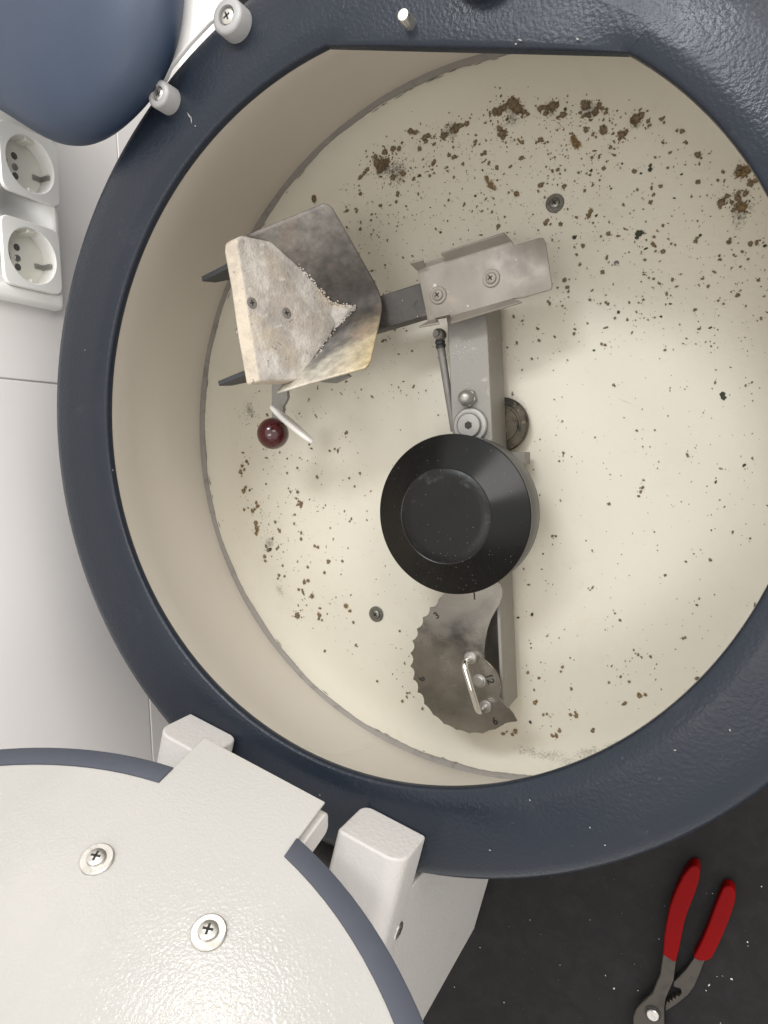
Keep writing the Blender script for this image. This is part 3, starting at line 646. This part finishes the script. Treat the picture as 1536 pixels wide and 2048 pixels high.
# crumbled investment at the board's tip and along its broken edge
bm = bmesh.new()
tip = bd3(0, .008, -.003)
for k in range(320):
    f_ = rnd.random(); s_ = f_ * .024 - .004; sp = .0010 + .010 * (1 - f_)
    b = rnd.gauss(0, sp * .6); t = b / W_
    c_ = O + fa * (sboard(0, .008) + s_ + .002) + fb * b + Z * (.061 * hprof(t) + .0022 + max(0, -s_) * .9 + rnd.uniform(0, .0015))
    bmesh.ops.create_icosphere(bm, subdivisions=1, radius=rnd.uniform(.0003, .0013), matrix=Matrix.Translation(c_) @ Matrix.Diagonal((1, rnd.uniform(.6, 1), rnd.uniform(.5, 1), 1)))
for k in range(130):
    t = rnd.choice([rnd.uniform(.15, .85), rnd.uniform(.15, .85), -rnd.uniform(.1, .7)])
    c_ = bd3(W_ * t - .001, .066 * hprof(abs(t)) + .003, -.0006) + Vector((rnd.uniform(-.0015, .0015), rnd.uniform(-.001, .001), rnd.uniform(-.001, .002)))
    bmesh.ops.create_icosphere(bm, subdivisions=1, radius=rnd.uniform(.0003, .0012), matrix=Matrix.Translation(c_) @ Matrix.Diagonal((1, rnd.uniform(.6, 1.4), rnd.uniform(.5, 1), 1)))
o = link('crumbled_filler', bm, m_board, bo, 10); o['kind'] = 'stuff'
# steel bracket behind the board
nb = (fa * -.985 + Z * .10).normalized()
br = link('back_bracket', prism([bd3(.044, .086, .0128), bd3(-.050, .086, .0128), bd3(-.050, .030, .0128), bd3(.044, .030, .0128)], nb * .005), m_dark, cc, bevel=.0006)
for b_ in (.044, -.045):
    link('bracket_flange', prism([bd3(b_, .090, .0165), bd3(b_, .086, .049), bd3(b_, .074, .049), bd3(b_, .050, .0165)], -fb * .0045), m_dark, br, bevel=.0006)
c0 = bd3(-.006, .070, .0175)
bm = bmesh.new(); turned(c0, nb, [(.0035, 0), (.0035, .019), (.003, .021), (0, .021)], 16, bm)
link('spring_bolt', bm, m_screw, br)
pt = []; a_, b_, d_ = frame_of(nb)
for i in range(120):
    t = i / 119; an = 2 * math.pi * 5 * t
    pt.append(c0 + nb * (.011 * t) + a_ * (.0052 * math.cos(an)) + b_ * (.0052 * math.sin(an)))
link('spring', tube(pt, .0008, 8), m_screw, br, 80)
# foot under the trough
link('trough_foot', prism([P(640, 752, -.150), P(690, 744, -.150), P(699, 752, -.150), P(668, 766, -.150), P(640, 764, -.150)], (0, 0, -.006)), m_arm, cc, bevel=.0006)
# release lever with ball
ZV = -.142
lv = link('lever', prism([P(543, 762, ZV), P(572, 762, ZV), P(575, 795, ZV), P(570, 806, ZV), P(566, 812, ZV), P(565, 845, ZV), P(543, 845, ZV)], (0, 0, -.0045)), m_arm, cc, bevel=.0006)
bc_ = P(546, 867, -.144)
link('ball_knob', turned(bc_, (0, .3, 1), [(0.0154 * math.sin(math.pi * i / 24), -.0154 * math.cos(math.pi * i / 24)) for i in range(25)], 40), m_ball, lv, 80)
p0, p1 = P(541, 812, -.126), P(626, 886, -.132)
pc = (p0 + p1) / 2; pd = (p1 - p0) / 2; pn = pd.cross(Z).normalized()
bm = bmesh.new(); sg = 40; rings = []
for j in range(9):
    f_ = -1 + 2 * j / 8; k_ = math.sqrt(max(0, 1 - abs(f_) ** 2.6)); kk = .62 + .38 * k_
    rings.append([bm.verts.new(pc + pd * (kk * math.cos(2 * math.pi * i / sg)) + (Z * .97 - pn * .10).normalized() * (kk * .0085 * math.sin(2 * math.pi * i / sg)) + pn * (f_ * .0030)) for i in range(sg)])
for A, B in zip(rings, rings[1:]):
    for i in range(sg): bm.faces.new((A[i], A[(i + 1) % sg], B[(i + 1) % sg], B[i]))
bm.faces.new(rings[0]); bm.faces.new(rings[-1][::-1])
link('thumb_paddle', bm, m_paddle, lv, 50)

# white crumbs of investment lying on cradle, trough and arm
bm = bmesh.new()
for x, y, z, r in ((1033, 520, ZK, 3), (1041, 506, ZK, 2), (870, 571, ZK, 4.5), (936, 612, ZK, 2.6), (936, 574, ZK, 1.4), (962, 563, ZK, 1.6), (987, 516, ZK, 1.3), (996, 518, ZK, 1.3), (896, 584, ZK, 1.6), (902, 622, ZK, 1.4), (1081, 524, ZK, 1.4), (970, 578, ZK, 1.2), (909, 557, ZK, 1.2), (835, 633, -.155, 1.2), (805, 601, -.155, 1.0)):
    c_ = P(x, y, z + .0012); bmesh.ops.create_icosphere(bm, subdivisions=1, radius=r * .00043, matrix=Matrix.Translation(c_) @ Matrix.Diagonal((1, rnd.uniform(.6, 1), .6, 1)))
for k in range(90):
    c_ = P(rnd.gauss(925, 16), rnd.gauss(700, 14), ZA + .0003); bmesh.ops.create_icosphere(bm, subdivisions=1, radius=rnd.uniform(.0002, .0006), matrix=Matrix.Translation(c_))
for k in range(60):
    c_ = P(rnd.uniform(850, 1095), rnd.uniform(500, 640), ZK + .0004)
    bmesh.ops.create_icosphere(bm, subdivisions=1, radius=rnd.uniform(.0001, .0004), matrix=Matrix.Translation(c_))
o = link('investment_crumbs', bm, m_crumb, rot, 10); o['kind'] = 'stuff'

# ------------------------------------------------------------------ blue hood bracketed to the rim
hd = thing('side_hood', 'smooth blue rounded hood clamped to the rim in front of the wall sockets', 'hood')
px_out = [(-140, 60), (-90, 165), (-40, 200), (0, 219), (50, 252), (100, 283), (125, 293), (150, 297), (175, 296), (205, 286), (240, 263), (275, 230), (305, 195), (330, 152), (350, 105), (362, 55), (368, 10), (372, -60), (370, -150), (200, -260), (-60, -200), (-150, -60)]
cen = Vector((110, 20)); rings = []; bm = bmesh.new(); n = len(px_out)
for z, k_ in ((-.030, .50), (-.022, .74), (-.010, .93), (0, 1.0), (.012, .985), (.022, .93), (.030, .82), (.036, .62), (.040, .32)):
    rings.append([bm.verts.new(P(cen.x + (x - cen.x) * k_, cen.y + (y - cen.y) * k_, .018) + Z * z) for x, y in px_out])
for A, B in zip(rings, rings[1:]):
    for i in range(n): bm.faces.new((A[i], A[(i + 1) % n], B[(i + 1) % n], B[i]))
bm.faces.new(rings[0]); bm.faces.new(rings[-1][::-1])
link('hood_shell', bm, m_hood, hd, 80, sub=2)
link('bracket', prism([P(318, 190, .004), P(338, 160, .004), P(346, 140, .004), P(385, 92, .004), P(425, 50, .004), P(470, 20, .004), P(480, -60, .004), P(360, -60, .004), P(300, 150, .004)], (0, 0, .004)), m_whites, hd, bevel=.001)
for q, h_, r_ in (((314, 186), .016, .0098), ((452, 30), .015, .0122)):
    c_ = P(*q, .003 + h_) - Z * h_
    cl = link('clamp', turned(c_, Z, [(r_, -.008), (r_, h_ - .002), (r_ - .0012, h_ - .0004), (r_ - .0026, h_), (r_ * .55, h_), (r_ * .5, h_ - .003), (0, h_ - .003)], 36), m_clamp, hd, 40)
    phillips(cl, c_ + Z * (h_ - .003), Z, r_ * .45, m_screw, name='clamp_screw')

# ------------------------------------------------------------------ double wall socket
so = thing('double_socket', 'white double wall socket with two round outlets on the tiles', 'socket')
link('skirting', prism([(XW, -1.29, ZC), (XW, -1.29, ZC + .042), (XW + .012, -1.29, ZC + .036), (XW + .044, -1.29, ZC + .012), (XW + .048, -1.29, ZC + .001)], (0, 2.58, 0)), m_tile, wall)
XF = XW + .0135
q_ = PXW(132, 622, XF); fy0, fz0 = q_.y, q_.z; fy1, fz1 = fy0 + .20, fz0 + .15
bm = prism(rrect((XW + .0002, (fy0 + fy1) / 2, (fz0 + fz1) / 2), (0, 1, 0), (0, 0, 1), (fy1 - fy0) / 2, (fz1 - fz0) / 2, .006, 6), (.0133, 0, 0))
fro = link('frame', bm, m_plastic, so, bevel=.004, seg=4)
cut = bmesh.new()
for pxs in ((61, 329), (66, 512)):
    q_ = PXW(*pxs, XF + .0035); turned((XW - .01, q_.y, q_.z), (1, 0, 0), [(.0275, 0), (.0275, .05)], 64, cut)
cu_o = link('cutter', cut, m_plastic)
bo_ = fro.modifiers.new('cut', 'BOOLEAN'); bo_.object = cu_o; bo_.operation = 'DIFFERENCE'; bo_.solver = 'EXACT'
bpy.context.view_layer.update()
me_ = bpy.data.meshes.new_from_object(fro.evaluated_get(bpy.context.evaluated_depsgraph_get()))
fro.modifiers.clear(); fro.data = me_; bpy.data.objects.remove(cu_o)
for pxs in ((61, 329), (66, 512)):
    q_ = PXW(*pxs, XF + .0035); cy, cz = q_.y, q_.z
    hy = .0325; hz_ = .0325; r_ = .0262
    # insert plate with a round opening
    bm = bmesh.new(); outl = []; N_ = 72
    for i in range(N_):
        an = 2 * math.pi * i / N_; c1, s1 = math.cos(an), math.sin(an); k1 = (abs(c1) ** 9 + abs(s1) ** 9) ** (-1 / 9)
        outl.append(Vector((XF, cy + hy * c1 * k1, cz + hz_ * s1 * k1)))
    inner = []
    for p_ in outl:
        v_ = Vector((0, p_.y - cy, p_.z - cz)).normalized(); inner.append(Vector((XF, cy, cz)) + v_ * r_)
    lay_ = []
    for off, ring in ((.0002, outl), (.0024, outl), (.0036, [Vector((XF, cy, cz)) + (p_ - Vector((XF, cy, cz))) * .975 for p_ in outl]), (.0038, [Vector((XF, cy, cz)) + (q_ - Vector((XF, cy, cz))) * 1.03 for q_ in inner]), (.0030, inner), (-.0130, [Vector((XF, cy, cz)) + (q_ - Vector((XF, cy, cz))) * .96 for q_ in inner])):
        lay_.append([bm.verts.new(p_ + Vector((off, 0, 0))) for p_ in ring])
    for A, B in zip(lay_, lay_[1:]):
        for i in range(N_): bm.faces.new((A[i], A[(i + 1) % N_], B[(i + 1) % N_], B[i]))
    bm.faces.new(lay_[-1])
    ins = link('socket_insert', bm, m_plastic, so, 40)
    ct = Vector((XF - .0128, cy, cz))
    link('socket_face', turned(ct, (1, 0, 0), [(r_ * .955, -.0002), (r_ * .955, .0003), (r_ * .6, .0006), (0, .0006)], 40), m_socket, ins)
    for s_ in (1, -1): link('pin_hole', turned(ct + Vector((.0007, s_ * .0095, .0055)), (1, 0, 0), [(.0034, 0), (.0034, .0002), (0, .0002)], 20), m_hole, ins)
    link('centre_screw', turned(ct + Vector((.0006, -.001, .0055)), (1, 0, 0), [(.0034, 0), (.0034, .0006), (.0026, .0012), (0, .0013)], 18), m_zinc, ins)
    for s_ in (1, -1):
        q_ = Vector((XF, cy - .004, cz + s_ * (r_ - .0030)))
        bm = bmesh.new(); obox(q_ + Vector((-.0068, 0, 0)), (.0068, 0, 0), (0, .0024, 0), (0, 0, .0009), bm)
        obox(q_ + Vector((-.0118, 0, -s_ * .0050)), (.0010, 0, 0), (0, .0024, 0), (0, 0, .0048), bm)
        link('earth_clip', bm, m_zinc, ins, bevel=.0003)
    for s_ in (1, -1):
        link('guide_rib', obox((XF - .0055, cy + s_ * (r_ - .0022), cz - .002), (.0072, 0, 0), (0, .0018, 0), (0, 0, .0045)), m_socket, ins, bevel=.0006)

# ------------------------------------------------------------------ pliers on the counter
pl = thing('water_pump_pliers', 'pliers with red dipped grips lying on the dark counter', 'pliers')
def pz(lst, z): return [P(x, y, z) for x, y in lst]
g1 = [(1325, 1910), (1327, 1888), (1329, 1866), (1334, 1838), (1340, 1811), (1352, 1780), (1366, 1752), (1379, 1736), (1386, 1732), (1393, 1732), (1399, 1738), (1400, 1748), (1398, 1761), (1391, 1784), (1382, 1807), (1374, 1828), (1368, 1848), (1364, 1868), (1360, 1888), (1356, 1907), (1351, 1926), (1344, 1923)]
g2 = [(1386, 1915), (1397, 1896), (1406, 1877), (1417, 1850), (1427, 1822), (1436, 1799), (1445, 1778), (1451, 1773), (1458, 1772), (1466, 1776), (1471, 1785), (1471, 1796), (1469, 1808), (1462, 1830), (1454, 1851), (1444, 1875), (1434, 1897), (1423, 1918), (1412, 1923), (1397, 1923)]
st1 = [(1327, 1900), (1353, 1915), (1347, 1962), (1339, 1980), (1331, 1999), (1328, 2020), (1329, 2074), (1320, 2110), (1275, 2110), (1266, 2074), (1266, 2034), (1272, 2018), (1281, 2008), (1305, 1986), (1312, 1968), (1320, 1949)]
st2 = [(1392, 1908), (1412, 1914), (1397, 1953), (1388, 1974), (1375, 1991), (1353, 2009), (1331, 2023), (1330, 2012), (1333, 2003), (1338, 2007), (1339, 1999), (1344, 2003), (1345, 1995), (1350, 1999), (1352, 1991), (1357, 1994), (1363, 1986), (1361, 1978), (1351, 1975), (1346, 1972), (1347, 1964), (1371, 1940), (1386, 1919)]
link('lower_jaw', prism(pz(st2, ZC + .010), (0, 0, -.0075)), m_tool, pl, bevel=.0008)
uj = link('upper_jaw', prism(pz(st1, ZC + .0165), (0, 0, -.006)), m_tool, pl, bevel=.0012)
for g, zt in ((g1, .019), (g2, .0155)):
    link('grip', prism(pz(g, ZC + zt), (0, 0, -(zt - .001))), m_red, pl, 60, bevel=.0052, seg=4)
pc_ = P(1306, 2027, ZC + .0165)
link('pivot_collar', turned(pc_, Z, [(.0085, -.001), (.0085, .0008), (.0070, .0008), (.0066, .0002), (0, .0002)], 32), m_slot, uj)
link('pivot_button', turned(pc_, Z, [(.0062, 0), (.0062, .0030), (.0055, .0038), (0, .004)], 32), m_screw, uj)

# crumbs scattered on the counter
bm = bmesh.new()
for x, y, r in ((1228, 1977, 3.2), (1211, 1951, 2.2), (1418, 1970, 4.2), (1463, 1958, 3.6), (1412, 1981, 2), (1495, 1884, 2.4), (1496, 1892, 1.4), (1523, 1773, 1.8), (1318, 1878, 1.5), (1425, 1787, 1.4), (1441, 2046, 1.8), (1276, 1981, 1.5), (960, 1895, 1.6), (909, 1974, 2), (1008, 2005, 2), (1120, 1930, 1.3), (1060, 1840, 1.2), (1180, 1840, 1.2), (1445, 1952, 1.4), (1434, 1953, 1.2)):
    c_ = P(x, y, ZC + .0006); bmesh.ops.create_icosphere(bm, subdivisions=1, radius=r * .00042, matrix=Matrix.Translation(c_) @ Matrix.Rotation(rnd.uniform(0, 3), 4, 'Z') @ Matrix.Diagonal((1, rnd.uniform(.4, 1), .5, 1)))
for k in range(18):
    c_ = P(rnd.uniform(880, 1536), rnd.uniform(1720, 2048), ZC + .0003); bmesh.ops.create_icosphere(bm, subdivisions=1, radius=rnd.uniform(.00008, .0003), matrix=Matrix.Translation(c_))
o = link('counter_crumbs', bm, m_crumb, None, 10); o['kind'] = 'stuff'; o['label'] = 'white crumbs scattered on the dark counter'; o['category'] = 'crumbs'
bpy.context.view_layer.update()
